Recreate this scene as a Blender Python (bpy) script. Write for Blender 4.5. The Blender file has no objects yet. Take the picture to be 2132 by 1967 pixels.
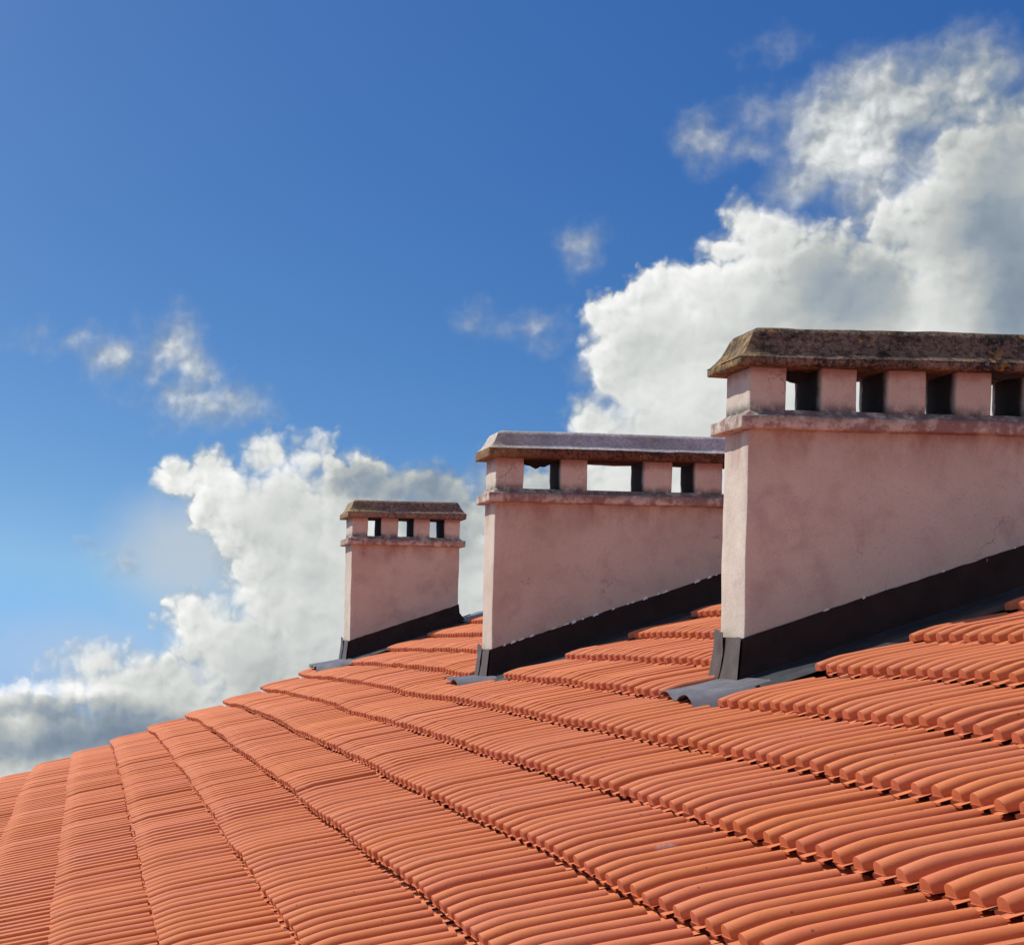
import bpy, bmesh, math, random
from mathutils import Vector, Matrix, noise

random.seed(11)
scene = bpy.context.scene
COL = scene.collection
rad = math.radians

# ------------------------------------------------------------------ camera
cam_data = bpy.data.cameras.new('camera')
cam = bpy.data.objects.new('camera', cam_data)
COL.objects.link(cam)
cam_data.sensor_fit = 'HORIZONTAL'
cam_data.sensor_width = 36.0
cam_data.lens = 66.19
cam_data.shift_x = 0.4165
cam_data.shift_y = 0.1550
cam_data.clip_start = 0.05
cam_data.clip_end = 2000
cam.matrix_world = Matrix.Rotation(rad(90), 4, 'X') @ Matrix.Rotation(rad(1.55), 4, 'Z')
scene.camera = cam

# ------------------------------------------------------------------ colour management
scene.view_settings.view_transform = 'Standard'
scene.view_settings.look = 'None'
scene.view_settings.gamma = 1.0
scene.view_settings.use_curve_mapping = False
scene.view_settings.exposure = 0.0

scene.cycles.max_bounces = 5
scene.cycles.diffuse_bounces = 3
scene.cycles.glossy_bounces = 2

# ------------------------------------------------------------------ sun
SUN = Vector((-0.64, 0.57, 1.0)).normalized()
sun_data = bpy.data.lights.new('sun', 'SUN')
sun_data.energy = 5.0
sun_data.angle = rad(0.53)
sun_data.color = (1.0, 0.95, 0.88)
sun = bpy.data.objects.new('sun', sun_data)
sun.rotation_mode = 'QUATERNION'
sun.rotation_quaternion = SUN.to_track_quat('Z', 'Y')
COL.objects.link(sun)


# ------------------------------------------------------------------ node helper
class NT:
    def __init__(self, tree):
        self.t = tree
        self.n = tree.nodes
        self.l = tree.links

    def new(self, kind, **kw):
        nd = self.n.new(kind)
        for k, v in kw.items():
            setattr(nd, k, v)
        return nd

    def put(self, sock, v):
        if isinstance(v, bpy.types.NodeSocket):
            self.l.new(v, sock)
        elif v is not None:
            sock.default_value = v

    def m(self, op, a, b=None, c=None, clamp=False):
        nd = self.new('ShaderNodeMath', operation=op, use_clamp=clamp)
        self.put(nd.inputs[0], a)
        if b is not None:
            self.put(nd.inputs[1], b)
        if c is not None:
            self.put(nd.inputs[2], c)
        return nd.outputs[0]

    def v(self, op, a, b=None, scale=None):
        nd = self.new('ShaderNodeVectorMath', operation=op)
        self.put(nd.inputs[0], a)
        if b is not None:
            self.put(nd.inputs[1], b)
        if scale is not None:
            self.put(nd.inputs['Scale'], scale)
        return nd.outputs['Value'] if op in ('LENGTH', 'DOT_PRODUCT', 'DISTANCE') else nd.outputs[0]

    def ramp(self, fac, lo, hi, a=0.0, b=1.0, smooth=True):
        nd = self.new('ShaderNodeMapRange', interpolation_type='SMOOTHSTEP' if smooth else 'LINEAR')
        nd.clamp = True
        self.put(nd.inputs[0], fac)
        for i, x in enumerate((lo, hi, a, b)):
            self.put(nd.inputs[i + 1], x)
        return nd.outputs[0]

    def noise(self, vec, scale, detail=4, rough=0.55, dist=0.0, lac=2.0, col=False, dim='3D'):
        nd = self.new('ShaderNodeTexNoise', noise_dimensions=dim)
        self.put(nd.inputs['Vector'], vec)
        nd.inputs['Scale'].default_value = scale
        nd.inputs['Detail'].default_value = detail
        nd.inputs['Roughness'].default_value = rough
        nd.inputs['Distortion'].default_value = dist
        nd.inputs['Lacunarity'].default_value = lac
        return nd.outputs['Color' if col else 'Fac']

    def mix(self, fac, a, b, mode='MIX'):
        nd = self.new('ShaderNodeMix', data_type='RGBA', blend_type=mode)
        self.put(nd.inputs[0], fac)
        self.put(nd.inputs[6], a if isinstance(a, bpy.types.NodeSocket) else (*a, 1))
        self.put(nd.inputs[7], b if isinstance(b, bpy.types.NodeSocket) else (*b, 1))
        return nd.outputs[2]

    def xyz(self, x, y, z):
        nd = self.new('ShaderNodeCombineXYZ')
        for i, q in enumerate((x, y, z)):
            self.put(nd.inputs[i], q)
        return nd.outputs[0]

    def sep(self, vec):
        nd = self.new('ShaderNodeSeparateXYZ')
        self.put(nd.inputs[0], vec)
        return nd.outputs


# ------------------------------------------------------------------ sky: clear blue with cumulus banks
# every cloud lobe: azimuth, elevation, half width, half height in degrees (azimuth 0 = +Y, positive to +X)
VEIL = [
    (3.09, 2.48, 2.95, 2.33, 0.85), (-0.24, -0.87, 4.67, 1.71, 0.45),
]
CRISP = [
    (2.64, 4.72, 0.86, 0.70), (3.95, 4.82, 1.17, 0.93), (5.33, 5.31, 1.17, 1.09), (6.71, 5.34, 1.24, 0.93),
    (5.99, 3.63, 2.80, 2.02), (3.82, 3.89, 1.09, 1.09), (8.72, 4.45, 2.18, 1.17), (10.54, 4.47, 1.32, 1.17),
    (7.43, 1.50, 3.58, 2.95), (10.45, 2.03, 2.64, 2.80), (3.61, 0.32, 1.63, 1.17), (5.18, -0.72, 3.11, 2.02),
    (0.54, -1.00, 1.87, 0.93), (2.12, -1.89, 4.35, 1.56), (-1.60, -2.62, 2.80, 1.24), (-0.17, -3.66, 4.04, 1.71),
    (5.24, -2.73, 4.67, 1.87), (11.62, 3.12, 0.93, 1.24), (-4.38, -2.99, 2.49, 1.71), (8.26, -0.79, 3.89, 1.87),
    (15.07, 6.45, 1.24, 1.09), (15.91, 7.48, 1.32, 1.40), (15.27, 9.54, 0.86, 0.70), (16.00, 9.24, 1.17, 1.40),
    (16.70, 10.10, 1.01, 0.93), (16.89, 8.35, 2.64, 2.33), (18.12, 9.77, 1.56, 1.40), (18.50, 11.33, 0.93, 0.78),
    (19.06, 12.15, 0.78, 0.93), (19.88, 11.42, 1.40, 1.32), (19.67, 9.01, 3.42, 2.64), (21.00, 10.24, 2.02, 2.02),
    (22.63, 9.34, 2.64, 2.33), (24.03, 11.21, 1.87, 2.02), (24.88, 12.92, 1.71, 1.71), (24.26, 12.01, 1.71, 1.71),
    (25.87, 14.04, 1.09, 0.93), (26.17, 11.89, 2.64, 3.11), (24.98, 9.24, 3.11, 2.49), (28.02, 12.01, 3.11, 4.04),
    (28.11, 8.01, 4.04, 3.11), (16.96, 5.42, 3.11, 1.87), (13.23, 4.05, 1.71, 1.32), (1.84, -3.30, 5.91, 1.71),
    (-2.51, -3.41, 3.11, 1.56), (19.05, 6.43, 4.04, 3.11), (22.72, 6.10, 4.67, 3.42), (15.55, 4.52, 2.49, 1.71),
]
SOFT = [
    (2.53, 8.70, 0.96, 0.84), (3.09, 8.15, 0.81, 0.72), (0.52, 8.27, 0.81, 0.56), (22.11, 14.06, 2.33, 1.63),
    (20.75, 14.76, 1.40, 0.70), (23.14, 15.06, 2.18, 1.48), (24.57, 15.14, 1.87, 1.56), (25.86, 14.30, 1.24, 1.48),
    (22.28, 12.68, 1.40, 0.93), (21.29, 14.66, 1.71, 1.17), (22.25, 13.78, 2.33, 1.09), (21.47, 13.14, 1.71, 0.70),
    (22.30, 12.13, 0.93, 0.93), (17.86, 14.38, 0.70, 0.59), (19.67, 16.73, 0.47, 0.25), (14.64, 11.74, 0.47, 0.34),
    (14.58, 11.09, 0.34, 0.28), (11.23, 9.41, 0.34, 0.25), (13.31, 9.28, 0.56, 0.31), (14.96, 7.86, 0.53, 0.53),
    (2.49, 7.10, 1.09, 0.50), (3.90, 6.74, 0.93, 0.50), (1.78, 7.62, 0.37, 0.53), (1.00, 2.12, 0.34, 0.31),
    (0.44, 2.41, 0.37, 0.19), (-0.82, 8.70, 0.78, 0.28), (-1.82, -3.09, 1.17, 0.62), (19.26, 13.96, 0.62, 0.31),
    (-0.68, -1.97, 0.93, 0.25), (11.73, 4.64, 0.70, 0.78),
]
SHADE = [
    (9.33, 4.61, 2.33, 1.17, 0.40), (10.86, 3.72, 1.71, 1.71, 0.30), (6.03, 2.24, 1.87, 2.33, 0.06), (-0.19, -2.89, 4.04, 0.96, 0.52),
    (3.40, -3.41, 3.11, 0.93, 0.34), (-2.50, -3.72, 3.11, 0.93, 0.30), (21.81, 10.49, 1.71, 2.02, 0.30), (20.49, 9.13, 1.87, 1.71, 0.16),
    (25.58, 10.58, 1.71, 2.33, 0.26), (24.78, 11.85, 1.40, 1.24, 0.18), (5.20, -1.34, 4.04, 1.71, 0.13), (9.73, 0.79, 3.11, 2.02, 0.10),
    (24.83, 15.05, 2.18, 2.02, 0.26), (23.55, 14.49, 1.40, 1.09, 0.12), (26.50, 8.90, 1.24, 2.33, 0.34), (16.88, 8.50, 1.71, 1.24, 0.06),
    (7.80, 4.89, 1.09, 0.78, 0.18), (22.63, 9.62, 1.09, 1.40, 0.10), (15.95, 6.01, 1.71, 0.93, 0.05), (13.22, 4.50, 1.40, 1.09, 0.30),
    (-1.82, -3.06, 0.96, 0.56, -0.42), (-1.62, -1.76, 2.95, 0.23, -0.28), (26.03, 12.43, 1.24, 2.95, 0.20), (3.85, 2.81, 1.40, 0.93, 0.15),
]

world = bpy.data.worlds.new('World')
scene.world = world
world.use_nodes = True
wt = NT(world.node_tree)
wt.n.clear()
SKY_STRENGTH = 0.10
direction = wt.new('ShaderNodeTexCoord').outputs['Generated']
dx, dy, dz = wt.sep(direction)
az = wt.m('MULTIPLY', wt.m('ARCTAN2', dx, dy), 57.2958)
el = wt.m('MULTIPLY', wt.m('ARCSINE', dz), 57.2958)

sky = wt.new('ShaderNodeTexSky', sky_type='NISHITA')
sky.sun_disc = False
sky.sun_elevation = math.asin(SUN.z)
sky.sun_rotation = math.atan2(SUN.x, SUN.y)
sky.altitude = 300
sky.air_density = 1.0
sky.dust_density = 0.6
sky.ozone_density = 2.5
# the clear air stays blue down to and below the horizon, as seen from high up
dz_up = wt.m('MULTIPLY_ADD', wt.m('MAXIMUM', dz, -0.02), 2.15, 0.17)
wt.put(sky.inputs[0], wt.v('NORMALIZE', wt.xyz(dx, dy, dz_up)))
raw = wt.sep(wt.mix(1.0, sky.outputs[0], (0.80, 0.92, 1.18), 'MULTIPLY'))


def curve(v, top, ref, power, out):
    return wt.m('MULTIPLY', wt.m('POWER', wt.m('DIVIDE', wt.m('MINIMUM', v, top), ref), power), out)


blue = wt.xyz(curve(raw[0], 2.15, 1.91, 2.4, 1.95), curve(raw[1], 3.9, 3.47, 1.75, 4.15), curve(raw[2], 9.5, 7.16, 1.1, 7.16))

ae = wt.xyz(az, el, 0.0)


def fbm(vec, puffs=True):
    """cloud relief in degrees, about -1 .. 1"""
    a = wt.noise(vec, 0.42, 8, 0.50)
    if not puffs:
        b = wt.noise(vec, 1.35, 3, 0.6)
        return wt.m('MULTIPLY_ADD', wt.m('SUBTRACT', a, 0.5), 1.7, wt.m('MULTIPLY', wt.m('SUBTRACT', b, 0.5), 0.6))
    vo = wt.new('ShaderNodeTexVoronoi', feature='F1', voronoi_dimensions='2D')
    wt.put(vo.inputs['Vector'], vec)
    vo.inputs['Scale'].default_value = 1.15
    vo.inputs['Detail'].default_value = 2.0
    vo.inputs['Roughness'].default_value = 0.55
    puff = wt.m('SUBTRACT', 0.42, vo.outputs['Distance'])
    return wt.m('MULTIPLY_ADD', wt.m('SUBTRACT', a, 0.5), 1.7, wt.m('MULTIPLY', puff, 0.85))


def swell(vec):
    return wt.m('MULTIPLY', wt.m('SUBTRACT', wt.noise(vec, 0.33, 3.5, 0.5), 0.5), 2.0)


def lobes(vec, items, start=-30.0):
    acc = None
    for (a, e, rx, ry) in items:
        q = wt.v('MULTIPLY', wt.v('SUBTRACT', vec, (a, e, 0)), (1 / rx, 1 / ry, 0))
        d = wt.m('MULTIPLY_ADD', wt.v('LENGTH', q), -min(rx, ry), min(rx, ry))
        if acc is None:
            acc = d
        else:
            nd = wt.new('ShaderNodeMath', operation='SMOOTH_MAX')
            wt.put(nd.inputs[0], acc)
            wt.put(nd.inputs[1], d)
            nd.inputs[2].default_value = 0.25
            acc = nd.outputs[0]
    return acc


wob = wt.v('SCALE', wt.v('SUBTRACT', wt.noise(ae, 0.9, 5, 0.6, col=True), (0.5, 0.5, 0.5)), scale=0.75)
wob = wt.v('MULTIPLY', wob, (1, 1, 0))
p = wt.v('ADD', ae, wob)
relief_here = fbm(p)
relief_sun = fbm(wt.v('ADD', p, (-0.15, 0.20, 0)))
swell_d = wt.m('SUBTRACT', swell(p), swell(wt.v('ADD', p, (-0.45, 0.55, 0))))
crisp = lobes(p, CRISP)
field = crisp
dens = wt.m('ADD', wt.m('MULTIPLY_ADD', relief_here, 0.52, field), 0.14)
edge_w = wt.ramp(wt.noise(ae, 0.35, 2), 0.36, 0.62, 0.22, 1.05)
a_crisp = wt.ramp(dens, -0.12, edge_w)

soft_p = wt.v('ADD', ae, wt.v('SCALE', wob, scale=1.5))
softf = wt.m('MULTIPLY_ADD', wt.noise(wt.v('ADD', ae, (3.3, 1.7, 0)), 0.62, 6, 0.52), 2.1, wt.m('SUBTRACT', lobes(soft_p, SOFT), 1.04))
a_soft = wt.m('MULTIPLY', wt.ramp(softf, -0.50, 1.05), 0.90)

# brightness: sun-facing relief, brilliant thin rims, broad grey undersides
light = wt.m('MULTIPLY', wt.m('SUBTRACT', relief_here, relief_sun), wt.ramp(dens, 0.3, 1.6, 0.32, 0.07))
light = wt.m('MULTIPLY_ADD', swell_d, 0.22, light)
rim = wt.ramp(dens, 0.0, 1.3, 0.20, 0.0)
sh = 0.0
for (a, e, rx, ry, s) in SHADE:
    q = wt.v('MULTIPLY', wt.v('SUBTRACT', p, (a, e, 0)), (1 / rx, 1 / ry, 0))
    g = wt.ramp(wt.v('LENGTH', q), 0.25, 1.35, s, 0.0)
    sh = wt.m('ADD', g, sh)
val = wt.m('ADD', wt.m('ADD', light, rim), wt.m('SUBTRACT', 0.74, sh))
val_soft = wt.m('ADD', wt.m('MULTIPLY', light, 1.3), wt.ramp(softf, -0.1, 1.5, 0.44, 0.80))
val_soft = wt.m('SUBTRACT', val_soft, sh)
val = wt.m('ADD', wt.m('MULTIPLY', val, a_crisp), wt.m('MULTIPLY', val_soft, wt.m('SUBTRACT', 1.0, a_crisp)))
cr = wt.new('ShaderNodeValToRGB')
cr.color_ramp.elements[0].position = 0.0
cr.color_ramp.elements[0].color = (0.17, 0.225, 0.305, 1)
cr.color_ramp.elements[1].position = 1.0
cr.color_ramp.elements[1].color = (0.97, 0.97, 0.96, 1)
for pos, c in ((0.30, (0.30, 0.36, 0.42)), (0.52, (0.48, 0.51, 0.505)), (0.74, (0.72, 0.74, 0.715))):
    e_ = cr.color_ramp.elements.new(pos)
    e_.color = (*c, 1)
wt.put(cr.inputs[0], val)
cloud = wt.v('SCALE', cr.outputs[0], scale=1 / SKY_STRENGTH)
haze = 0.0
for (a, e, rx, ry, s) in VEIL:
    q = wt.v('MULTIPLY', wt.v('SUBTRACT', p, (a, e, 0)), (1 / rx, 1 / ry, 0))
    haze = wt.m('ADD', wt.ramp(wt.v('LENGTH', q), 0.15, 1.2, s, 0.0), haze)
col = wt.mix(wt.m('MINIMUM', haze, 0.85), blue, (5.2, 5.9, 6.6))
col = wt.mix(wt.m('MAXIMUM', a_soft, a_crisp), col, cloud)
bg_view = wt.new('ShaderNodeBackground')
wt.put(bg_view.inputs[0], col)
bg_view.inputs[1].default_value = SKY_STRENGTH

# the rest of the sky goes on with the same kind of cumulus, scattered by a broad noise
broad = wt.noise(direction, 2.6, 5, 0.55)
cover = wt.ramp(broad, 0.52, 0.58)
tone_ = wt.ramp(wt.noise(direction, 5.0, 3, 0.5), 0.35, 0.65, 4.2, 7.8)
rest = wt.mix(cover, blue, wt.xyz(tone_, tone_, wt.m('MULTIPLY', tone_, 1.02)))
rest = wt.mix(wt.ramp(el, -8.0, -16.0), rest, wt.xyz(1.3, 1.45, 1.6))
bg_rest = wt.new('ShaderNodeBackground')
wt.put(bg_rest.inputs[0], rest)
bg_rest.inputs[1].default_value = SKY_STRENGTH
off = wt.m('ABSOLUTE', wt.m('SUBTRACT', az, 12.0))
off2 = wt.m('ABSOLUTE', wt.m('SUBTRACT', el, 6.0))
away = wt.m('MAXIMUM', wt.ramp(off, 20.0, 26.0), wt.ramp(off2, 15.0, 19.0))
bg = wt.new('ShaderNodeMixShader')
wt.put(bg.inputs[0], away)
wt.l.new(bg_view.outputs[0], bg.inputs[1])
wt.l.new(bg_rest.outputs[0], bg.inputs[2])
wo = wt.new('ShaderNodeOutputWorld')
wt.l.new(bg.outputs[0], wo.inputs[0])
try:
    world.cycles.sampling_method = 'MANUAL'
    world.cycles.sample_map_resolution = 512
except Exception:
    pass


# ------------------------------------------------------------------ materials
def material(name):
    mt = bpy.data.materials.new(name)
    mt.use_nodes = True
    t = NT(mt.node_tree)
    b = t.n['Principled BSDF']
    return mt, t, b


def bump(t, b, h, strength=0.3, dist=0.004):
    nd = t.new('ShaderNodeBump')
    nd.inputs['Strength'].default_value = strength
    nd.inputs['Distance'].default_value = dist
    t.put(nd.inputs['Height'], h)
    t.l.new(nd.outputs[0], b.inputs['Normal'])


def world_pos(t):
    return t.new('ShaderNodeNewGeometry').outputs['Position']


def clay_material():
    mt, t, b = material('fired_clay')
    pos = world_pos(t)
    att = t.new('ShaderNodeAttribute', attribute_name='tone')
    rnd = t.new('ShaderNodeObjectInfo').outputs['Random']
    tone = t.m('FRACT', t.m('ADD', att.outputs['Fac'], rnd))
    cr = t.new('ShaderNodeValToRGB')
    els = cr.color_ramp.elements
    els[0].position, els[0].color = 0.0, (0.58, 0.165, 0.052, 1)
    els[1].position, els[1].color = 1.0, (0.60, 0.175, 0.068, 1)
    for q, c in ((0.3, (0.61, 0.180, 0.058)), (0.5, (0.56, 0.152, 0.052)), (0.62, (0.62, 0.187, 0.070)), (0.85, (0.57, 0.155, 0.060))):
        e = els.new(q)
        e.color = (*c, 1)
    t.put(cr.inputs[0], tone)
    patch = t.noise(pos, 1.7, 4, 0.6)
    c = t.mix(t.ramp(patch, 0.38, 0.7, 0.0, 0.28), cr.outputs[0], (0.58, 0.19, 0.115))
    cloudy = t.noise(pos, 28.0, 4, 0.65)
    c = t.mix(t.ramp(cloudy, 0.35, 0.7, 0.0, 0.16), c, (0.42, 0.10, 0.045))
    # dark pin holes and lichen specks
    vo = t.new('ShaderNodeTexVoronoi', feature='F1')
    t.put(vo.inputs['Vector'], pos)
    vo.inputs['Scale'].default_value = 26.0
    keep = t.ramp(t.sep(vo.outputs['Color'])[0], 0.66, 0.68)
    spot = t.m('MULTIPLY', t.ramp(vo.outputs['Distance'], 0.05, 0.10, 1.0, 0.0), keep)
    c = t.mix(t.m('MULTIPLY', spot, 0.75), c, (0.10, 0.035, 0.025))
    vo2 = t.new('ShaderNodeTexVoronoi', feature='F1')
    t.put(vo2.inputs['Vector'], pos)
    vo2.inputs['Scale'].default_value = 3.1
    keep2 = t.ramp(t.sep(vo2.outputs['Color'])[1], 0.93, 0.95)
    spot2 = t.m('MULTIPLY', t.ramp(t.m('ADD', vo2.outputs['Distance'], t.m('MULTIPLY', t.noise(pos, 40, 2), 0.12)), 0.10, 0.17, 1.0, 0.0), keep2)
    c = t.mix(t.m('MULTIPLY', spot2, 0.55), c, (0.70, 0.60, 0.58))
    t.put(b.inputs['Base Color'], c)
    b.inputs['Roughness'].default_value = 0.74
    b.inputs['Specular IOR Level'].default_value = 0.3
    h = t.m('ADD', t.noise(pos, 190.0, 4, 0.6), t.m('MULTIPLY', t.noise(pos, 22, 2), 1.6))
    bump(t, b, h, 0.35, 0.0012)
    return mt


def plaster_material(name, tint=(1, 1, 1), seed=0.0, box=(0, 0, 0, 0), zl=0.817):
    mt, t, b = material(name)
    pos = t.v('ADD', world_pos(t), (seed, seed * 0.7, 0))
    z = t.m('SUBTRACT', t.sep(world_pos(t))[2], zl - 0.817)
    big = t.noise(pos, 1.9, 5, 0.6)
    mid = t.noise(pos, 6.5, 5, 0.65, dist=0.4)
    c = t.mix(t.ramp(big, 0.3, 0.7), (0.55 * tint[0], 0.465 * tint[1], 0.420 * tint[2]), (0.665 * tint[0], 0.600 * tint[1], 0.545 * tint[2]))
    c = t.mix(t.ramp(mid, 0.46, 0.74, 0.0, 0.62), c, (0.46, 0.36, 0.32))
    pale = t.noise(pos, 3.3, 6, 0.7)
    c = t.mix(t.ramp(pale, 0.54, 0.76, 0.0, 0.55), c, (0.68, 0.57, 0.52))
    fine = t.noise(pos, 120.0, 3, 0.7)
    c = t.mix(t.ramp(fine, 0.54, 0.72, 0.0, 0.40), c, (0.25, 0.15, 0.13))
    # rain streaks below the string course and soot on and just above it
    sx, sy, sz = t.sep(pos)
    stre = t.noise(t.xyz(t.m('MULTIPLY', sx, 1.0), sy, t.m('MULTIPLY', sz, 0.45)), 6.0, 5, 0.7)
    under = t.ramp(z, 0.62, 0.82, 0.0, 1.0)
    under = t.m('MULTIPLY', under, t.ramp(z, 0.815, 0.83, 1.0, 0.0))
    stain = t.m('MULTIPLY', t.m('MULTIPLY', t.ramp(stre, 0.38, 0.66), under), 0.60)
    c = t.mix(stain, c, (0.33, 0.135, 0.105))
    soot_n = t.noise(pos, 17.0, 6, 0.72)
    line = t.ramp(t.m('ABSOLUTE', t.m('SUBTRACT', z, 0.884)), 0.004, 0.055, 1.0, 0.0)
    soot = t.m('MULTIPLY', line, t.ramp(soot_n, 0.34, 0.56))
    c = t.mix(t.m('MULTIPLY', soot, 0.85), c, (0.12, 0.095, 0.09))
    blot = t.noise(pos, 13.0, 5, 0.7)
    band = t.m('MULTIPLY', t.ramp(z, 0.812, 0.818), t.ramp(z, 0.87, 0.90, 1.0, 0.0))
    c = t.mix(t.m('MULTIPLY', band, t.ramp(blot, 0.42, 0.58, 0.0, 0.80)), c, (0.24, 0.125, 0.11))
    hi = t.ramp(t.m('ADD', z, t.m('MULTIPLY', t.m('SUBTRACT', soot_n, 0.5), 0.09)), 1.0, 1.05)
    c = t.mix(t.m('MULTIPLY', hi, 0.65), c, (0.36, 0.13, 0.09))
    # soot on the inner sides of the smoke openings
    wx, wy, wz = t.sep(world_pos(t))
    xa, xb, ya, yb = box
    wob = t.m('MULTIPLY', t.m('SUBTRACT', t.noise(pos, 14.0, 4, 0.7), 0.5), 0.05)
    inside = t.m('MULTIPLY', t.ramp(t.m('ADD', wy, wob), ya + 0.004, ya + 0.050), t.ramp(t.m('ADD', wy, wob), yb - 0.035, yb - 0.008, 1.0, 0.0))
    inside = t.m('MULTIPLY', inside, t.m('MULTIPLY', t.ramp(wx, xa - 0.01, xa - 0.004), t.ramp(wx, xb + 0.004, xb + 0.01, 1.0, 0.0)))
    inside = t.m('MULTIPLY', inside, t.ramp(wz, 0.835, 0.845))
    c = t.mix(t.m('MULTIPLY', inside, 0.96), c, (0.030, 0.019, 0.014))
    # hairline cracks
    cp = t.v('ADD', pos, t.v('SCALE', t.noise(pos, 5, 4, 0.7, col=True), scale=0.35))
    vo = t.new('ShaderNodeTexVoronoi', feature='DISTANCE_TO_EDGE')
    t.put(vo.inputs['Vector'], cp)
    vo.inputs['Scale'].default_value = 1.6
    crack = t.m('MULTIPLY', t.ramp(vo.outputs['Distance'], 0.0, 0.0035, 1.0, 0.0), t.ramp(t.noise(pos, 2.4, 2), 0.52, 0.60))
    c = t.mix(t.m('MULTIPLY', crack, 0.7), c, (0.12, 0.06, 0.05))
    t.put(b.inputs['Base Color'], c)
    b.inputs['Roughness'].default_value = 0.9
    b.inputs['Specular IOR Level'].default_value = 0.2
    h = t.m('ADD', t.noise(pos, 130.0, 5, 0.7), t.m('MULTIPLY', t.noise(pos, 16, 4, 0.6), 2.2))
    h = t.m('SUBTRACT', h, t.m('MULTIPLY', crack, 1.5))
    bump(t, b, h, 0.55, 0.003)
    return mt


def cap_material(name, base, mould, seed, mould_lo=0.5, lichen=1.0, speck=0.8):
    mt, t, b = material(name)
    pos = t.v('ADD', world_pos(t), (seed, 0, seed))
    n1 = t.noise(pos, 4.5, 6, 0.68)
    c = t.mix(t.ramp(n1, 0.35, 0.65), base, tuple(min(1, q * 1.55) for q in base))
    n2 = t.noise(pos, 55.0, 5, 0.75)
    c = t.mix(t.ramp(n2, 0.46, 0.58, 0.0, speck), c, tuple(q * 0.30 for q in base))
    n3 = t.noise(pos, 2.3, 7, 0.72)
    patches = t.m('MULTIPLY', t.ramp(n3, mould_lo, mould_lo + 0.10), t.ramp(t.noise(pos, 70, 3, 0.7), 0.34, 0.52))
    c = t.mix(t.m('MULTIPLY', patches, 0.92), c, mould)
    n4 = t.noise(pos, 24.0, 5, 0.6)
    n5 = t.noise(pos, 3.1, 3, 0.6)
    li = t.m('MULTIPLY', t.m('MULTIPLY', t.ramp(n4, 0.56, 0.66), t.ramp(n5, 0.42, 0.58)), 0.8 * lichen)
    c = t.mix(li, c, (0.42, 0.22, 0.06))
    # the sunny end of the cap is thick with ochre lichen
    sxx = t.sep(world_pos(t))[0]
    endm = t.m('MULTIPLY', t.ramp(sxx, 2.25, 2.56, 1.0, 0.0), t.ramp(t.noise(pos, 30, 4, 0.7), 0.38, 0.62, 0.20, 0.72 * lichen))
    c = t.mix(endm, c, (0.42, 0.30, 0.13))
    white = t.m('MULTIPLY', t.ramp(t.noise(pos, 60.0, 2, 0.5), 0.70, 0.74), 0.5)
    c = t.mix(white, c, (0.55, 0.50, 0.46))
    t.put(b.inputs['Base Color'], c)
    b.inputs['Roughness'].default_value = 0.95
    b.inputs['Specular IOR Level'].default_value = 0.15
    h = t.m('ADD', t.noise(pos, 95.0, 6, 0.75), t.m('MULTIPLY', n1, 2.0))
    bump(t, b, h, 0.9, 0.006)
    return mt


def metal_material(name, col, rough=0.38, spec=0.5, metallic=0.0):
    mt, t, b = material(name)
    pos = world_pos(t)
    n = t.noise(pos, 9.0, 5, 0.65)
    c = t.mix(t.ramp(n, 0.35, 0.7), col, tuple(q * 1.5 for q in col))
    chips = t.ramp(t.noise(pos, 34.0, 4, 0.6), 0.735, 0.76)
    c = t.mix(t.m('MULTIPLY', chips, 0.5), c, (0.5, 0.48, 0.46))
    t.put(b.inputs['Base Color'], c)
    t.put(b.inputs['Roughness'], t.ramp(t.noise(pos, 14, 4), 0.3, 0.7, rough - 0.06, rough + 0.14))
    b.inputs['Specular IOR Level'].default_value = spec
    b.inputs['Metallic'].default_value = metallic
    bump(t, b, t.noise(pos, 7.0, 3, 0.5), 0.35, 0.012)
    return mt


M_CLAY = clay_material()
M_DECK, _t, _b = material('bitumen_underlay')
_b.inputs['Base Color'].default_value = (0.15, 0.055, 0.035, 1)
_b.inputs['Roughness'].default_value = 0.9
M_PLASTER = [plaster_material('pink_plaster', (1.0, 1.0, 0.89), 0.0, (2.582, 3.725, 7.0, 7.265), 0.817),
             plaster_material('pink_plaster_weathered', (1.0, 0.98, 0.87), 3.7, (2.384, 3.80, 10.35, 10.612), 0.772),
             plaster_material('pink_plaster_pale', (1.05, 1.02, 0.90), 8.1, (2.396, 3.054, 16.14, 16.54), 0.806)]
M_CAP = [cap_material('mossy_concrete', (0.185, 0.125, 0.088), (0.018, 0.015, 0.015), 0.0, 0.44, 1.2),
         cap_material('smooth_grey_concrete', (0.40, 0.37, 0.365), (0.14, 0.11, 0.09), 5.0, 0.60, 0.5, 0.35),
         cap_material('brown_concrete', (0.21, 0.145, 0.115), (0.06, 0.045, 0.04), 9.0, 0.56, 0.8)]
M_SLAB2 = cap_material('stained_slab_concrete', (0.14, 0.066, 0.040), (0.025, 0.018, 0.016), 2.2, 0.50, 0.6)
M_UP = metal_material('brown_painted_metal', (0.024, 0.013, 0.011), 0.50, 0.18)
M_FRONT = metal_material('sunlit_brown_metal', (0.088, 0.062, 0.050), 0.48, 0.25)  # upstand metal lightened for the narrow face, sunlight put into the colour
M_SIDE = metal_material('shaded_grey_metal', (0.026, 0.030, 0.034), 0.40, 0.30)  # apron metal darkened for the side strip, chimney shade painted into the colour
M_APRON = metal_material('grey_painted_metal', (0.105, 0.102, 0.112), 0.40, 0.4)
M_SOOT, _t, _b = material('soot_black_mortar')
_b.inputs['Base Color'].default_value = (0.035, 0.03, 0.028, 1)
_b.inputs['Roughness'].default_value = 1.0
M_CAULK, _t, _b = material('pale_sealant')
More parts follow.
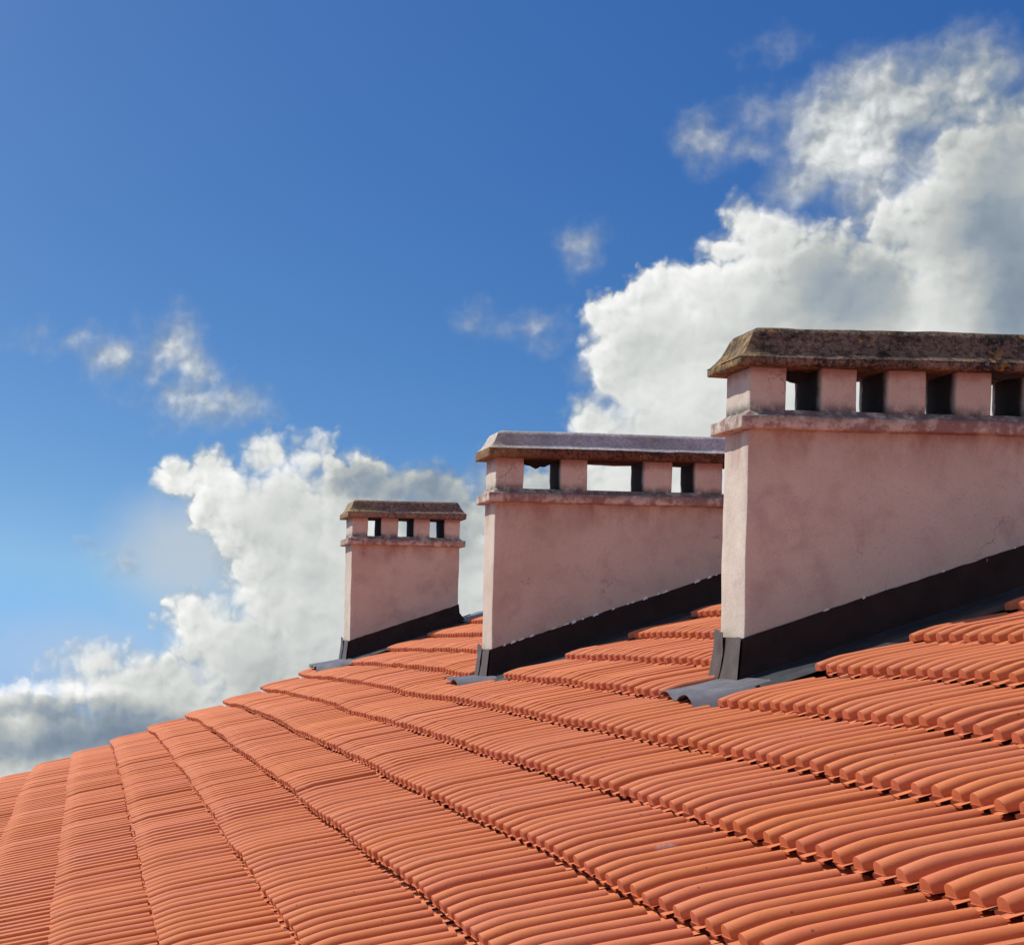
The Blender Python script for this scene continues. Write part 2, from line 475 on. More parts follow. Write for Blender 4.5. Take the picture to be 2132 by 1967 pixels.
_b.inputs['Base Color'].default_value = (0.78, 0.73, 0.70, 1)
_b.inputs['Roughness'].default_value = 0.8


# ------------------------------------------------------------------ object helpers
def link(name, mesh, mat=None, parent=None, smooth=False, **props):
    o = bpy.data.objects.new(name, mesh)
    COL.objects.link(o)
    if mat is not None and not mesh.materials:
        mesh.materials.append(mat)
    if parent is not None:
        o.parent = parent
    if smooth:
        mesh.polygons.foreach_set('use_smooth', [True] * len(mesh.polygons))
    for k, v in props.items():
        o[k] = v
    return o


def mesh_of(name, verts, faces):
    me = bpy.data.meshes.new(name)
    me.from_pydata(verts, [], faces)
    me.update()
    return me


def rough_prism(name, corners_lo, corners_hi, step, amp, freq, seed, mat, parent, bevel=0.006, lean=None):
    """a solid between two rings of 4 points, bevelled, cut into a grid and roughened in depth"""
    bm = bmesh.new()
    lo = [bm.verts.new(c) for c in corners_lo]
    hi = [bm.verts.new(c) for c in corners_hi]
    n = len(lo)
    bm.faces.new(list(reversed(lo)))
    bm.faces.new(hi)
    for i in range(n):
        bm.faces.new((lo[i], lo[(i + 1) % n], hi[(i + 1) % n], hi[i]))
    bmesh.ops.recalc_face_normals(bm, faces=bm.faces)
    xs = [v.co.x for v in bm.verts]
    ys = [v.co.y for v in bm.verts]
    zs = [v.co.z for v in bm.verts]
    for axis, (a, b) in enumerate(((min(xs), max(xs)), (min(ys), max(ys)), (min(zs), max(zs)))):
        k = max(1, int((b - a) / step))
        nrm = Vector((0, 0, 0))
        nrm[axis] = 1
        for i in range(1, k):
            co = Vector((0, 0, 0))
            co[axis] = a + (b - a) * i / k
            geom = bm.verts[:] + bm.edges[:] + bm.faces[:]
            bmesh.ops.bisect_plane(bm, geom=geom, plane_co=co, plane_no=nrm, dist=1e-5)
    if bevel:
        es = [e for e in bm.edges if len(e.link_faces) == 2 and e.calc_face_angle(0) > 0.6]
        bmesh.ops.bevel(bm, geom=es, offset=bevel, segments=2, profile=0.6, affect='EDGES')
    for v in bm.verts:
        q = v.co * freq + Vector((seed, seed * 1.7, seed * 0.3))
        d = noise.noise_vector(q) * 0.65 + noise.noise_vector(q * 3.1) * 0.35
        v.co += d * amp
        if lean:
            v.co += lean(v.co)
    me = bpy.data.meshes.new(name)
    bm.to_mesh(me)
    bm.free()
    return link(name, me, mat, parent, smooth=True)


# ------------------------------------------------------------------ roof surface
M = 0.36                 # rise per metre
C0 = 1.008               # deck level under the lens
SLOPE = math.atan(M)
LX = 0.3272              # course spacing, level
L = LX / math.cos(SLOPE)
X0 = 1.5625              # nose of course 0
PITCH = 0.0990
Y_NEAR, Y_FAR = 1.3, 16.58
NEAR_END = -2.1


def sag(x, y):
    """how far the deck lies off its plane at this place (old rafters and battens)"""
    d = 0.0
    if y > 12.6:
        q = min(1.0, (y - 12.6) / 4.0)
        drop = 0.088 if x < 0.2 else max(0.0, 0.088 - 0.030 * (x - 0.2))
        d -= drop * q * q
    w = 1.0 if y < 12 else 0.8
    d += 0.0120 * w * noise.noise(Vector((x * 0.22, y * 0.85, 3.1)))
    d += 0.0055 * noise.noise(Vector((x * 0.7, y * 2.0, 9.4)))
    return d


def deck_z(x, y):
    return M * x - C0 + sag(x, y)


FR = Matrix(((math.cos(SLOPE), 0, -math.sin(SLOPE)), (0, 1, 0), (math.sin(SLOPE), 0, math.cos(SLOPE))))


# ------------------------------------------------------------------ one roof tile
def tile_geometry(fine):
    """a hollow half-round roll with a closed drooping nose beside a narrow pan; x up the slope, y across, z off the deck"""
    W = 0.0250           # half width of the roll
    H = 0.0345
    if fine:
        ts = [i / 12 for i in range(13)]
        xs = [0.0, 0.0025, 0.020, 0.040, 0.065, 0.090, 0.120, 0.20, L - 0.010]
    else:
        ts = [i / 6 for i in range(7)]
        xs = [0.0, 0.035, 0.080, 0.125, L - 0.010]
    verts, faces = [], []

    def base(x):
        return 0.037 * (1 - x / L) - 0.010

    def droop(x):
        return 0.0

    def tall(x):
        # the roll loses height toward its nose and a little toward its head
        return (1.0 - 0.34 * max(0.0, 1 - x / 0.085) ** 1.4) * (1.0 - 0.20 * (x / L) ** 2.0)

    def section(x, shrink):
        r = []
        for t_ in ts:
            a = math.pi * (1 - t_)
            cy, sz = math.cos(a), math.sin(a)
            yy = W * shrink * math.copysign(abs(cy) ** 0.94, cy)
            zz = H * tall(x) * abs(sz) ** 0.90
            # the far flank is a little steeper than the near one
            r.append((x, yy, base(x) - droop(x) * (0.35 + 0.65 * abs(sz)) + zz))
        return r
    rows = []
    for i, x in enumerate(xs):
        shrink = (0.93 if i == 0 else 1.0) * (1.0 - 0.12 * (x / L) ** 1.5)
        sec = section(x, shrink)
        lipw = 0.0026
        z0 = sec[0][2]
        rim = [(x, sec[0][1] - 0.0005, z0 - 0.0024), (x, sec[0][1] - lipw, z0 - 0.0030), (x, sec[0][1] - lipw, z0 - 0.0046)]
        z1 = sec[-1][2]
        rim2 = [(x, sec[-1][1] + 0.0005, z1 - 0.0024), (x, sec[-1][1] + lipw, z1 - 0.0030), (x, sec[-1][1] + lipw, z1 - 0.0046)]
        full = list(reversed(rim)) + sec + rim2
        rows.append(len(verts))
        verts += full
    n = len(ts) + 6
    for i in range(len(rows) - 1):
        a, b = rows[i], rows[i + 1]
        for j in range(n - 1):
            faces.append((a + j, a + j + 1, b + j + 1, b + j))
    # closed nose, slightly bulging, with the proud rim along its foot
    r0 = rows[0]
    bulge = len(verts)
    zc = base(0) - droop(0)
    verts.append((-0.0015, 0.0, zc + H * 0.25))
    for j in range(2, n - 3):
        faces.append((r0 + j, bulge, r0 + j + 1))
    faces.append((r0 + n - 3, bulge, r0 + 2))
    k = len(verts)
    verts += [(-0.0026, -W * 0.94, zc - 0.0016), (-0.0026, W * 0.94, zc - 0.0016), (-0.0022, -W * 0.94, zc - 0.0042), (-0.0022, W * 0.94, zc - 0.0042)]
    faces += [(r0 + 2, r0 + n - 3, k + 1, k), (k, k + 1, k + 3, k + 2), (k + 2, k + 3, r0 + n - 1, r0)]
    faces += [(r0 + 2, k, k + 2), (r0 + 2, k + 2, r0), (r0 + n - 3, k + 3, k + 1), (r0 + n - 3, r0 + n - 1, k + 3)]
    # pan between this roll and its neighbour toward -y, set back from the nose
    p0, p1 = -PITCH + W - 0.003, -W - 0.0045
    px = [0.012, 0.05, 0.12, 0.25, 0.385] if fine else [0.012, 0.12, 0.375]
    prof = [(0.0, 0.003), (0.25, 0.0), (0.60, 0.0), (0.76, 0.0008), (0.88, 0.0030), (0.96, 0.0070), (1.0, 0.0115)] if fine else [(0.0, 0.002), (0.6, 0.0), (0.9, 0.004), (1.0, 0.0110)]
    cols = len(prof)
    ri = []
    for x in px:
        ri.append(len(verts))
        flat = 1.0 if x < 0.30 else 0.4
        for (u, h) in prof:
            verts.append((x, p0 + (p1 - p0) * u, base(x) - 0.026 * (1 - min(1, x / L)) + 0.003 + h * flat))
    for i in range(len(ri) - 1):
        for j in range(cols - 1):
            faces.append((ri[i] + j, ri[i] + j + 1, ri[i + 1] + j + 1, ri[i + 1] + j))
    q = len(verts)
    for j in range(cols):
        v = verts[ri[0] + j]
        u = prof[j][0]
        verts.append((v[0] + 0.0005, v[1] + 0.004 * (u > 0.7), v[2] - 0.0055))
    for j in range(cols - 1):
        faces.append((q + j, q + j + 1, ri[0] + j + 1, ri[0] + j))
    return verts, faces


def smooth_by_angle(me, deg):
    me.polygons.foreach_set('use_smooth', [True] * len(me.polygons))
    try:
        me.set_sharp_from_angle(angle=rad(deg))
    except Exception:
        pass


fine_v, fine_f = tile_geometry(True)
coarse_v, coarse_f = tile_geometry(False)
TILE_MESHES = []
for s_ in range(4):
    vv = []
    for (x, y, z) in fine_v:
        d = noise.noise(Vector((x * 9 + s_ * 7.3, y * 12, z * 12))) * 0.0011
        vv.append((x, y + d, z + d * 0.8))
    me_ = mesh_of('roof_tile', vv, fine_f)
    me_.materials.append(M_CLAY)
    smooth_by_angle(me_, 33)
    TILE_MESHES.append(me_)

# ------------------------------------------------------------------ chimneys: measured sizes
# y0 front face, t depth, x0 left end, x1 right end, levels of the string course, openings, slab and cap
CHIM = [
    dict(y0=7.00, t=0.265, x0=2.446, x1=3.86, zl=0.817, zlt=0.868, zo=0.893, zot=1.043, zs=1.050, zst=1.082, zt=1.205, up=0.165,
         ops=[(2.582, 2.709), (2.844, 2.957), (3.100, 3.211), (3.345, 3.470), (3.605, 3.725)],
         ap=(2.165, 6.67, 7.19), strip=6.655, over=0.058, top_in=0.034),
    dict(y0=10.35, t=0.262, x0=2.232, x1=3.92, zl=0.772, zlt=0.824, zo=0.850, zot=1.004, zs=1.016, zst=1.068, zt=1.169, up=0.160,
         ops=[(2.384, 2.588), (2.736, 3.046), (3.203, 3.327), (3.480, 3.60), (3.70, 3.80)],
         ap=(2.02, 10.16, 10.70), strip=9.96, over=0.052, top_in=0.028),
    dict(y0=16.14, t=0.400, x0=2.264, x1=3.186, zl=0.806, zlt=0.861, zo=0.884, zot=1.028, zs=1.041, zst=1.088, zt=1.194, up=0.170,
         ops=[(2.396, 2.512), (2.656, 2.792), (2.928, 3.054)],
         ap=(1.94, 15.72, 16.45), strip=15.80, over=0.052, top_in=0.028),
]


def blocked(xn, y):
    """no tile where a chimney or its flashing stands (xn = nose of the tile)"""
    for c in CHIM:
        far = c['y0'] + c['t'] + 0.10
        if xn < c['ap'][0] + 0.03 or xn > c['x1'] + 0.22:
            continue
        if xn < c['x0'] - 0.05:
            if min(c['ap'][1], c['strip']) - 0.10 < y < c['ap'][2] - 0.02:
                return True
        elif c['strip'] - PITCH * 0.45 < y < far:
            return True
    return False


# ------------------------------------------------------------------ roof
def build_roof():
    # deck: one slab following the sagging boards
    nx, ny = 26, 76
    xa, xb = NEAR_END, 4.95
    verts, faces = [], []
    for lay in (0, 1):
        for i in range(nx + 1):
            for j in range(ny + 1):
                x = xa + (xb - xa) * i / nx
                y = Y_NEAR + (Y_FAR - 0.06 - Y_NEAR) * j / ny
                verts.append((x, y, deck_z(x, y) - 0.028 - 0.14 * lay))
    w = ny + 1
    o2 = (nx + 1) * w
    for i in range(nx):
        for j in range(ny):
            a = i * w + j
            faces.append((a, a + w, a + w + 1, a + 1))
            faces.append((o2 + a, o2 + a + 1, o2 + a + w + 1, o2 + a + w))
    for i in range(nx):
        a, b = i * w, (i + 1) * w
        faces.append((a, o2 + a, o2 + b, b))
        a, b = i * w + ny, (i + 1) * w + ny
        faces.append((a, b, o2 + b, o2 + a))
    for j in range(ny):
        a = j
        faces.append((a, a + 1, o2 + a + 1, o2 + a))
        a = nx * w + j
        faces.append((a, o2 + a, o2 + a + 1, a + 1))
    roof = link('roof', mesh_of('roof', verts, faces), M_DECK)
    roof['kind'] = 'structure'
    roof['label'] = 'long sloping roof of orange clay tiles in stepped courses under the three chimneys'

    spots = []
    n_y = int((Y_FAR - Y_NEAR) / PITCH)
    for k in range(-12, 10):
        xn_c = X0 + k * LX
        ph = random.uniform(-0.008, 0.008)
        yy = Y_FAR - 0.06
        j = 0
        while yy > Y_NEAR:
            wav = 0.010 * noise.noise(Vector((k * 0.37, yy * 0.75, 1.3))) + 0.005 * noise.noise(Vector((k * 5.1, yy * 2.3, 4.0)))
            pair = int(yy / (PITCH * 5.0) + k * 0.37)
            step = noise.cell(Vector((pair + 0.5, k + 0.5, 0.5)))
            xn = xn_c + ph * 0.4 + wav + random.gauss(0, 0.0016)
            y = yy + random.gauss(0, 0.0008)
            if not blocked(xn, y) and xn < 4.75:
                lift = random.gauss(0, 0.0013) + 0.0040 * (step - 0.5)
                spots.append((xn, y, lift, k))
            yy -= PITCH
            j += 1

    f_ = 3920.0
    cth, sth = math.cos(rad(1.55)), math.sin(rad(1.55))

    def frame_size(xn, y):
        """share of the picture a tile takes: 0 when it lies outside the view"""
        best = 0
        for q in (0.0, 0.5, 1.0):
            x = xn + q * LX
            u, v = x / y * f_, -(M * x - C0 + 0.04) / y * f_
            X_ = 178 + u * cth - v * sth
            Y_ = 1314 + u * sth + v * cth
            if -5 < X_ < 2137 and 0 < Y_ < 1972:
                best += 1
        return best / (y * y)
    order = sorted(range(len(spots)), key=lambda i: -frame_size(spots[i][0], spots[i][1]))
    single = set(order[:300])

    def place(xn, y, lift):
        za = deck_z(xn, y)
        zb = deck_z(xn + LX, y)
        ang = math.atan2(zb - za, LX)
        zc = (deck_z(xn + 0.1, y + 0.045) - deck_z(xn + 0.1, y - 0.045)) / 0.09
        return za + lift, ang, math.atan(zc)

    verts, faces, tones, nf = [], [], [], len(coarse_f)
    for i, (xn, y, lift, k) in enumerate(spots):
        z, ang, roll = place(xn, y, lift)
        yaw = random.gauss(0, 0.0040)
        rot = Matrix.Rotation(-ang, 4, 'Y') @ Matrix.Rotation(roll + random.gauss(0, 0.014), 4, 'X') @ Matrix.Rotation(yaw, 4, 'Z')
        mw = Matrix.Translation((xn, y, z)) @ rot
        if i in single:
            o = bpy.data.objects.new('roof_tile', TILE_MESHES[random.randrange(4)])
            o.matrix_world = mw
            COL.objects.link(o)
            o.parent = roof
        else:
            b = len(verts)
            for v in coarse_v:
                verts.append(mw @ Vector(v))
            faces += [tuple(b + q for q in f) for f in coarse_f]
            tones += [random.random()] * len(coarse_v)
    me = bpy.data.meshes.new('distant_roof_tiles')
    me.from_pydata([tuple(v) for v in verts], [], faces)
    me.update()
    at = me.attributes.new('tone', 'FLOAT', 'POINT')
    at.data.foreach_set('value', tones)
    smooth_by_angle(me, 33)
    o = link('distant_roof_tiles', me, M_CLAY, roof)
    o['kind'] = 'stuff'
    return roof


roof = build_roof()


# ------------------------------------------------------------------ chimneys
def plane(x, up=0.0):
    return M * x - 1.002 + up


def thin_sheet(name, grid, thick, mat, parent, smooth=True):
    """a sheet of metal from a grid of points (rows of equal length), given real thickness"""
    bm = bmesh.new()
    rows = [[bm.verts.new(p_) for p_ in r] for r in grid]
    for a, b in zip(rows, rows[1:]):
        for i in range(len(a) - 1):
            bm.faces.new((a[i], a[i + 1], b[i + 1], b[i]))
    bmesh.ops.recalc_face_normals(bm, faces=bm.faces)
    up = sum((f.normal.z for f in bm.faces))
    if up < 0:
        bmesh.ops.reverse_faces(bm, faces=bm.faces)
    bmesh.ops.solidify(bm, geom=bm.faces[:], thickness=thick)
    me = bpy.data.meshes.new(name)
    bm.to_mesh(me)
    bm.free()
    o = link(name, me, mat, parent)
    if smooth:
        smooth_by_angle(me, 40)
    return o


def build_cap(c, idx, root):
    over = c['over']
    x0, x1 = c['x0'] - over, c['x1'] + over * 0.85
    y0, y1 = c['y0'] - over, c['y0'] + c['t'] + over
    n = 0
    # slab
    zs, zst, zt = c['zs'], c['zst'], c['zt']
    rough_prism('cap_slab', [(x0, y0, zs), (x1, y0, zs), (x1, y1, zs), (x0, y1, zs)],
                [(x0, y0, zst), (x1, y0, zst), (x1, y1, zst), (x0, y1, zst)],
                0.035, 0.0055, 9.0, 2.0 + idx, M_SLAB2 if idx == 1 else M_CAP[idx], root, bevel=0.007)
    # coved top: rings drawn in from the slab edge to a narrow flat crest
    prof = [(0.000, 0.000), (0.010, 0.06), (0.024, 0.18), (0.038, 0.36), (0.050, 0.57), (0.060, 0.78), (0.070, 0.93), (0.086, 0.995), (0.10, 1.0)]
    k = (c['over'] + c['top_in']) / 0.086
    cut = 0.04
    xs_ = []
    bm = bmesh.new()
    rings = []
    nx = int((x1 - x0) / cut)
    ny = max(5, int((y1 - y0) / cut))
    for (inn, hh) in prof:
        d = inn * k
        a0, a1, b0, b1 = x0 + d, x1 - d, y0 + d, y1 - d
        z = zst - 0.002 + (zt - zst) * hh
        ring = []
        for i in range(nx):
            ring.append((a0 + (a1 - a0) * i / nx, b0, z))
        for i in range(ny):
            ring.append((a1, b0 + (b1 - b0) * i / ny, z))
        for i in range(nx):
            ring.append((a1 - (a1 - a0) * i / nx, b1, z))
        for i in range(ny):
            ring.append((a0, b1 - (b1 - b0) * i / ny, z))
        rings.append([bm.verts.new(p_) for p_ in ring])
    for a, b in zip(rings, rings[1:]):
        m_ = len(a)
        for i in range(m_):
            bm.faces.new((a[i], a[(i + 1) % m_], b[(i + 1) % m_], b[i]))
    bm.faces.new(rings[-1])
    bm.faces.new(list(reversed(rings[0])))
    amp = (0.0060, 0.0022, 0.0060)[idx]
    for v in bm.verts:
        q = v.co * 9 + Vector((idx * 5.0, 0, 0))
        d = noise.noise_vector(q) * 0.6 + noise.noise_vector(q * 3) * 0.4
        v.co += Vector((d.x, d.y, d.z * 0.6)) * amp
        v.co.z += 0.004 * noise.noise(Vector((v.co.x * 1.7, idx * 3.0, 0.0)))
    me = bpy.data.meshes.new('cap')
    bm.to_mesh(me)
    bm.free()
    o = link('cap', me, M_CAP[idx], root)
    smooth_by_angle(me, 50)
    return o


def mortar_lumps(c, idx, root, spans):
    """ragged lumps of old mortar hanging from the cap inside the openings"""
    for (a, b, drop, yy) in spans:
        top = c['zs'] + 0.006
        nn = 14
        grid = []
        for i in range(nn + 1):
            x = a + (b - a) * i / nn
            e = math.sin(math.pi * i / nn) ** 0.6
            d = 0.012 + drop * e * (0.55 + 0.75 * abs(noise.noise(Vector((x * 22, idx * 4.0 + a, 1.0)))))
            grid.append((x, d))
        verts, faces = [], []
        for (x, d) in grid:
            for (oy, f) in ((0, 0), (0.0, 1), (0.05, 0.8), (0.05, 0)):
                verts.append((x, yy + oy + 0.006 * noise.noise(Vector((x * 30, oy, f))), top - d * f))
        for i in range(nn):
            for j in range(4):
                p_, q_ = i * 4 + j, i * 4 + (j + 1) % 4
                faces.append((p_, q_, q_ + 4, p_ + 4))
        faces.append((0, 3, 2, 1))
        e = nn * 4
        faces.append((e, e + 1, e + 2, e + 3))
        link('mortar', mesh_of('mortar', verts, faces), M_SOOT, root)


def build_chimney(idx, label, apron_label):
    c = CHIM[idx]
    x0, x1, y0, y1 = c['x0'], c['x1'], c['y0'], c['y0'] + c['t']
    root = bpy.data.objects.new('chimney', None)
    root.empty_display_size = 0.2
    bx, by, bz = (x0 + x1) / 2, (y0 + y1) / 2, plane((x0 + x1) / 2)
    COL.objects.link(root)
    root['label'] = label
    root['category'] = 'chimney'
    root['group'] = 'plastered chimneys in a row on the roof'
    mp = M_PLASTER[idx]

    # plastered shaft, its foot cut to the slope
    def lean(co):
        q = max(0.0, (0.35 - co.z)) if co.x < x0 + 0.02 else 0.0
        return Vector((0.010 * q, 0, 0))
    zb = lambda x: plane(x) - 0.06
    rough_prism('shaft', [(x0, y0, zb(x0)), (x1, y0, zb(x1)), (x1, y1, zb(x1)), (x0, y1, zb(x0))],
                [(x0, y0, c['zl'] + 0.02), (x1, y0, c['zl'] + 0.02), (x1, y1, c['zl'] + 0.02), (x0, y1, c['zl'] + 0.02)],
                0.045, 0.0042, 5.0, 3.0 + idx * 2, mp, root, bevel=0.006, lean=lean)
    # string course
    e = 0.043
    rough_prism('string_course', [(x0 - e, y0 - e, c['zl']), (x1 + e, y0 - e, c['zl']), (x1 + e, y1 + e, c['zl']), (x0 - e, y1 + e, c['zl'])],
                [(x0 - e, y0 - e, c['zlt']), (x1 + e, y0 - e, c['zlt']), (x1 + e, y1 + e, c['zlt']), (x0 - e, y1 + e, c['zlt'])],
                0.035, 0.0052, 8.0, 5.0 + idx, mp, root, bevel=0.008)
    # sloped mortar bed the small piers stand on
    g = 0.012
    rough_prism('mortar_bed', [(x0 - e + g, y0 - e + g, c['zlt'] - 0.006), (x1 + e - g, y0 - e + g, c['zlt'] - 0.006), (x1 + e - g, y1 + e - g, c['zlt'] - 0.006), (x0 - e + g, y1 + e - g, c['zlt'] - 0.006)],
                [(x0 + 0.004, y0 + 0.004, c['zo']), (x1 - 0.004, y0 + 0.004, c['zo']), (x1 - 0.004, y1 - 0.004, c['zo']), (x0 + 0.004, y1 - 0.004, c['zo'])],
                0.04, 0.0040, 12.0, 8.0 + idx, mp, root, bevel=0.004)
    # piers between the smoke openings
    edges = [x0] + [q for op in c['ops'] for q in op] + [x1]
    for i in range(0, len(edges), 2):
        a, b = edges[i], edges[i + 1]
        fl = 0.004
        rough_prism('pier', [(a, y0, c['zo'] - 0.008), (b, y0, c['zo'] - 0.008), (b, y1, c['zo'] - 0.008), (a, y1, c['zo'] - 0.008)],
                    [(a, y0, c['zs'] + 0.004), (b, y0, c['zs'] + 0.004), (b, y1, c['zs'] + 0.004), (a, y1, c['zs'] + 0.004)],
                    0.030, 0.0050, 10.0, 11.0 + idx * 3 + i, mp, root, bevel=0.009)
    build_cap(c, idx, root)

    # metal upstand wrapped round the foot of the shaft
    up = c['up']

    def ring_pt(s_, row):
        # s_ walks: back-left, front-left, front-right, back-right, (closed)
        out_top, out_bot = 0.006, 0.030
        o_ = out_top if row == 2 else (out_bot if row == 0 else 0.014)
        lx, rx, fy, ry = x0 - o_ * 0.8, x1 + o_ * (2.6 if row == 0 else 1.0), y0 - o_, y1 + o_
        pts = [(lx, ry), (lx, fy), (rx, fy), (rx, ry)]
        i = int(s_) % 4
        f = s_ - int(s_)
        a, b = pts[i], pts[(i + 1) % 4]
        x, y = a[0] + (b[0] - a[0]) * f, a[1] + (b[1] - a[1]) * f
        ztop = plane(x) + up + 0.0035 * noise.noise(Vector((x * 3, y * 3, idx))) + 0.004 * noise.noise(Vector((x * 19, y * 3, idx)))
        if i == 0 or (i == 3):
            ztop += 0.004 * noise.noise(Vector((x * 3, y * 25, idx)))
        z = (plane(x) - 0.012, plane(x) + up * 0.55, ztop)[row]
        return (x, y, z)
    side_n = 60
    ss = [i / 5 for i in range(5)] + [1 + i / side_n for i in range(side_n)] + [2 + i / 5 for i in range(5)] + [3 + i / side_n for i in range(side_n)] + [4 - 1e-6]
    verts, faces = [], []
    for s_ in ss:
        for r in range(3):
            verts.append(ring_pt(s_, r))
    for i in range(len(ss) - 1):
        for r in range(2):
            p_ = i * 3 + r
            faces.append((p_, p_ + 3, p_ + 4, p_ + 1))
    bm = bmesh.new()
    vs = [bm.verts.new(v) for v in verts]
    for f in faces:
        bm.faces.new([vs[q] for q in f])
    bmesh.ops.remove_doubles(bm, verts=bm.verts, dist=1e-4)
    bmesh.ops.recalc_face_normals(bm, faces=bm.faces)
    bmesh.ops.solidify(bm, geom=bm.faces[:], thickness=0.002)
    me = bpy.data.meshes.new('flashing_upstand')
    bm.to_mesh(me)
    bm.free()
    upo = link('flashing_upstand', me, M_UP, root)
    smooth_by_angle(me, 35)

    # flakes of sealant left along the top of the upstand
    if idx < 2:
        verts, faces = [], []
        rs = random.Random(5 + idx)
        x = x0 + 0.01
        while x < x1:
            w = rs.uniform(0.006, 0.035)
            if rs.random() < (0.12 if idx == 0 else 0.80):
                h = rs.uniform(0.002, 0.0050 + 0.004 * idx)
                zc = plane(x) + up + 0.001
                b = len(verts)
                zz = plane(x + w) + up + 0.001
                verts += [(x, y0 - 0.010, zc - h), (x + w, y0 - 0.010, zz - h * 0.6), (x + w * 0.8, y0 - 0.004, zz + h), (x + w * 0.2, y0 - 0.004, zc + h * 0.8),
                          (x, y0 + 0.004, zc - h), (x + w, y0 + 0.004, zz - h * 0.6), (x + w * 0.8, y0 + 0.004, zz + h), (x + w * 0.2, y0 + 0.004, zc + h * 0.8)]
                faces += [tuple(b + q for q in f) for f in ((0, 1, 2, 3), (7, 6, 5, 4), (0, 3, 7, 4), (3, 2, 6, 7), (2, 1, 5, 6), (0, 4, 5, 1))]
            x += w + rs.uniform(0.004, 0.05)
        link('sealant', mesh_of('sealant', verts, faces), M_CAULK, root, kind='stuff')

    # side flashing laid on the slope in front of the wide face
    xe = c['x1'] + 0.20
    ys = [y0 - 0.026, y0 - 0.045, (y0 + c['strip']) / 2, c['strip'] + 0.03, c['strip'] + 0.004, c['strip'] - 0.035]
    hs = [0.016, 0.006, 0.008, 0.014, 0.020, 0.004]
    grid = []
    n_ = 44
    for i in range(n_ + 1):
        x = x0 - 0.06 + (xe - x0 + 0.06) * i / n_
        grid.append([(x, y_, plane(x) + h_ + 0.0035 * noise.noise(Vector((x * 4, y_ * 5, idx)))) for y_, h_ in zip(ys, hs)])
    thin_sheet('side_flashing', grid, 0.0015, M_SIDE, root)
    # back flashing
    yb = min(y1 + 0.10, Y_FAR - 0.005)
    grid = []
    for i in range(n_ + 1):
        x = x0 + 0.02 + (xe - x0 - 0.02) * i / n_
        grid.append([(x, y_, plane(x) + h_) for y_, h_ in ((y1 + 0.004, 0.010), (y1 + 0.03, 0.012), (yb, 0.030))])
    thin_sheet('back_flashing', grid, 0.0015, M_APRON, root)
    # head flashing above the chimney, where the sheet runs up under the next course
    grid = []
    for i in range(9):
        x = x1 + 0.010 + 0.30 * i / 8
        grid.append([(x, y0 - 0.30 + (y1 - y0 + 0.36) * j / 6, plane(x) + 0.022 + 0.004 * math.sin(i * 1.3 + j)) for j in range(7)])
    thin_sheet('head_flashing', grid, 0.0015, M_APRON, root)

    # apron: dressed down over the tiles below, its lower edge beaten into waves
    ax, ya, yb_ = c['ap']
    grid = []
    nxx, nyy = 16, 40
    for i in range(nxx + 1):
        u = i / nxx
        row = []
        for j in range(nyy + 1):
            v = j / nyy
            y = ya + (yb_ - ya) * v
            edge = ax + 0.016 * noise.noise(Vector((y * 9, idx * 2.0, 0))) + 0.02 * v
            x = edge + (x0 + 0.0 - edge) * u
            wave_amp = 0.020 * (1 - u) ** 1.3
            ph = (y - ya) / (0.27 if idx == 0 else 0.30) * 2 * math.pi
            wv = (0.5 - 0.5 * math.cos(ph)) ** 0.6
            crest = wave_amp * (1.5 * wv - 0.7)
            side = -0.030 * max(0.0, (0.10 - v) / 0.10) ** 1.5
            h = (0.036, 0.050, 0.047)[idx] * (1 - u) + 0.016 * u + crest + side + 0.003 * noise.noise(Vector((x * 8, y * 7, idx)))
            row.append((x, y, plane(x) + h))
        grid.append(row)
    ap = thin_sheet('apron_flashing', grid, 0.0020, M_APRON, root)
    if apron_label:
        ap['label'] = apron_label
    # the sheet across the narrow down-slope face, with a folded right edge
    grid = []
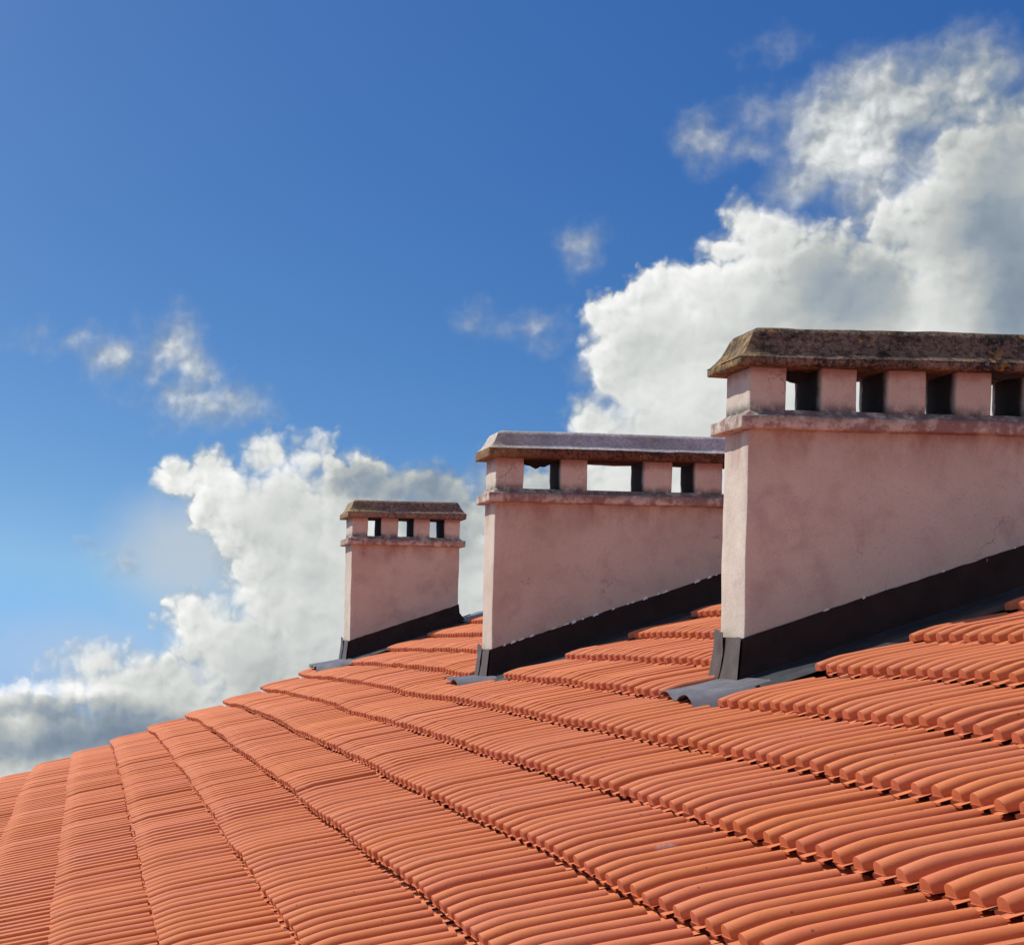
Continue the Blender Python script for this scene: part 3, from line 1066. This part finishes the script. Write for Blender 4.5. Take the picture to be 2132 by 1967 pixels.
    for i in range(8):
        v = i / 7
        zz = plane(x0) - 0.004 + (up + 0.004) * v
        off = 0.012 + 0.024 * (1 - v)
        row = []
        for j in range(9):
            w = j / 8
            y = (y0 - off) + (y1 - y0 + off * 1.6) * w
            row.append((x0 - off * 0.8 - 0.0045 + 0.0015 * noise.noise(Vector((y * 12, zz * 9, idx))), y, zz + (0.004 * noise.noise(Vector((y * 30, idx, 0))) if i == 7 else 0)))
        grid.append(row)
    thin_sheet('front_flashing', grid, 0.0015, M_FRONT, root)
    # a flap of the upstand bent away from the far corner of the narrow face
    grid = []
    for i in range(7):
        u = i / 6
        row = []
        for j in range(9):
            v = j / 8
            zz = plane(x0) + 0.012 + (up + 0.012) * v
            bend = 0.022 * (1 - v) ** 1.1 + 0.006
            w = c['t'] * (0.42 + 0.08 * math.sin(v * 3))
            y = y1 + 0.012 - w * u
            x = x0 - 0.018 - bend * math.sin(u * 1.5) ** 0.8 * (1 - 0.35 * u) - 0.006 * noise.noise(Vector((u * 3, v * 3, idx)))
            row.append((x, y, zz + 0.006 * math.sin(u * 5)))
        grid.append(row)
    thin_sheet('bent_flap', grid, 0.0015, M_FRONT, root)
    # recentre the parts on an origin at the chimney's foot
    root.location = (bx, by, bz)
    for ch in list(root.children):
        ch.location = (-bx, -by, -bz)
    return root


ch3 = build_chimney(0, 'largest and nearest chimney at the right, dark mossy cap with ochre lichen', 'grey metal apron with wavy torn lower edge')
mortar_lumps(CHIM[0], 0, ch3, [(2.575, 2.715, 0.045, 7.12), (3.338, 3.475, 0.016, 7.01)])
ch2 = build_chimney(1, 'middle chimney with smooth grey cap over a brown slab, partly hidden by the nearest chimney', None)
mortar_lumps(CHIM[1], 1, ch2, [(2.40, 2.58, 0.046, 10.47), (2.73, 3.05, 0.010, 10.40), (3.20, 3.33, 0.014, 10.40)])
ch1 = build_chimney(2, 'smallest and farthest chimney at the roof edge, short with three small openings', 'pale shiny metal apron catching the sun')
for root_, c_ in ((ch3, CHIM[0]), (ch2, CHIM[1]), (ch1, CHIM[2])):
    for o_ in root_.children:
        if o_.name.startswith('mortar') and 'bed' not in o_.name:
            o_.location = -root_.location
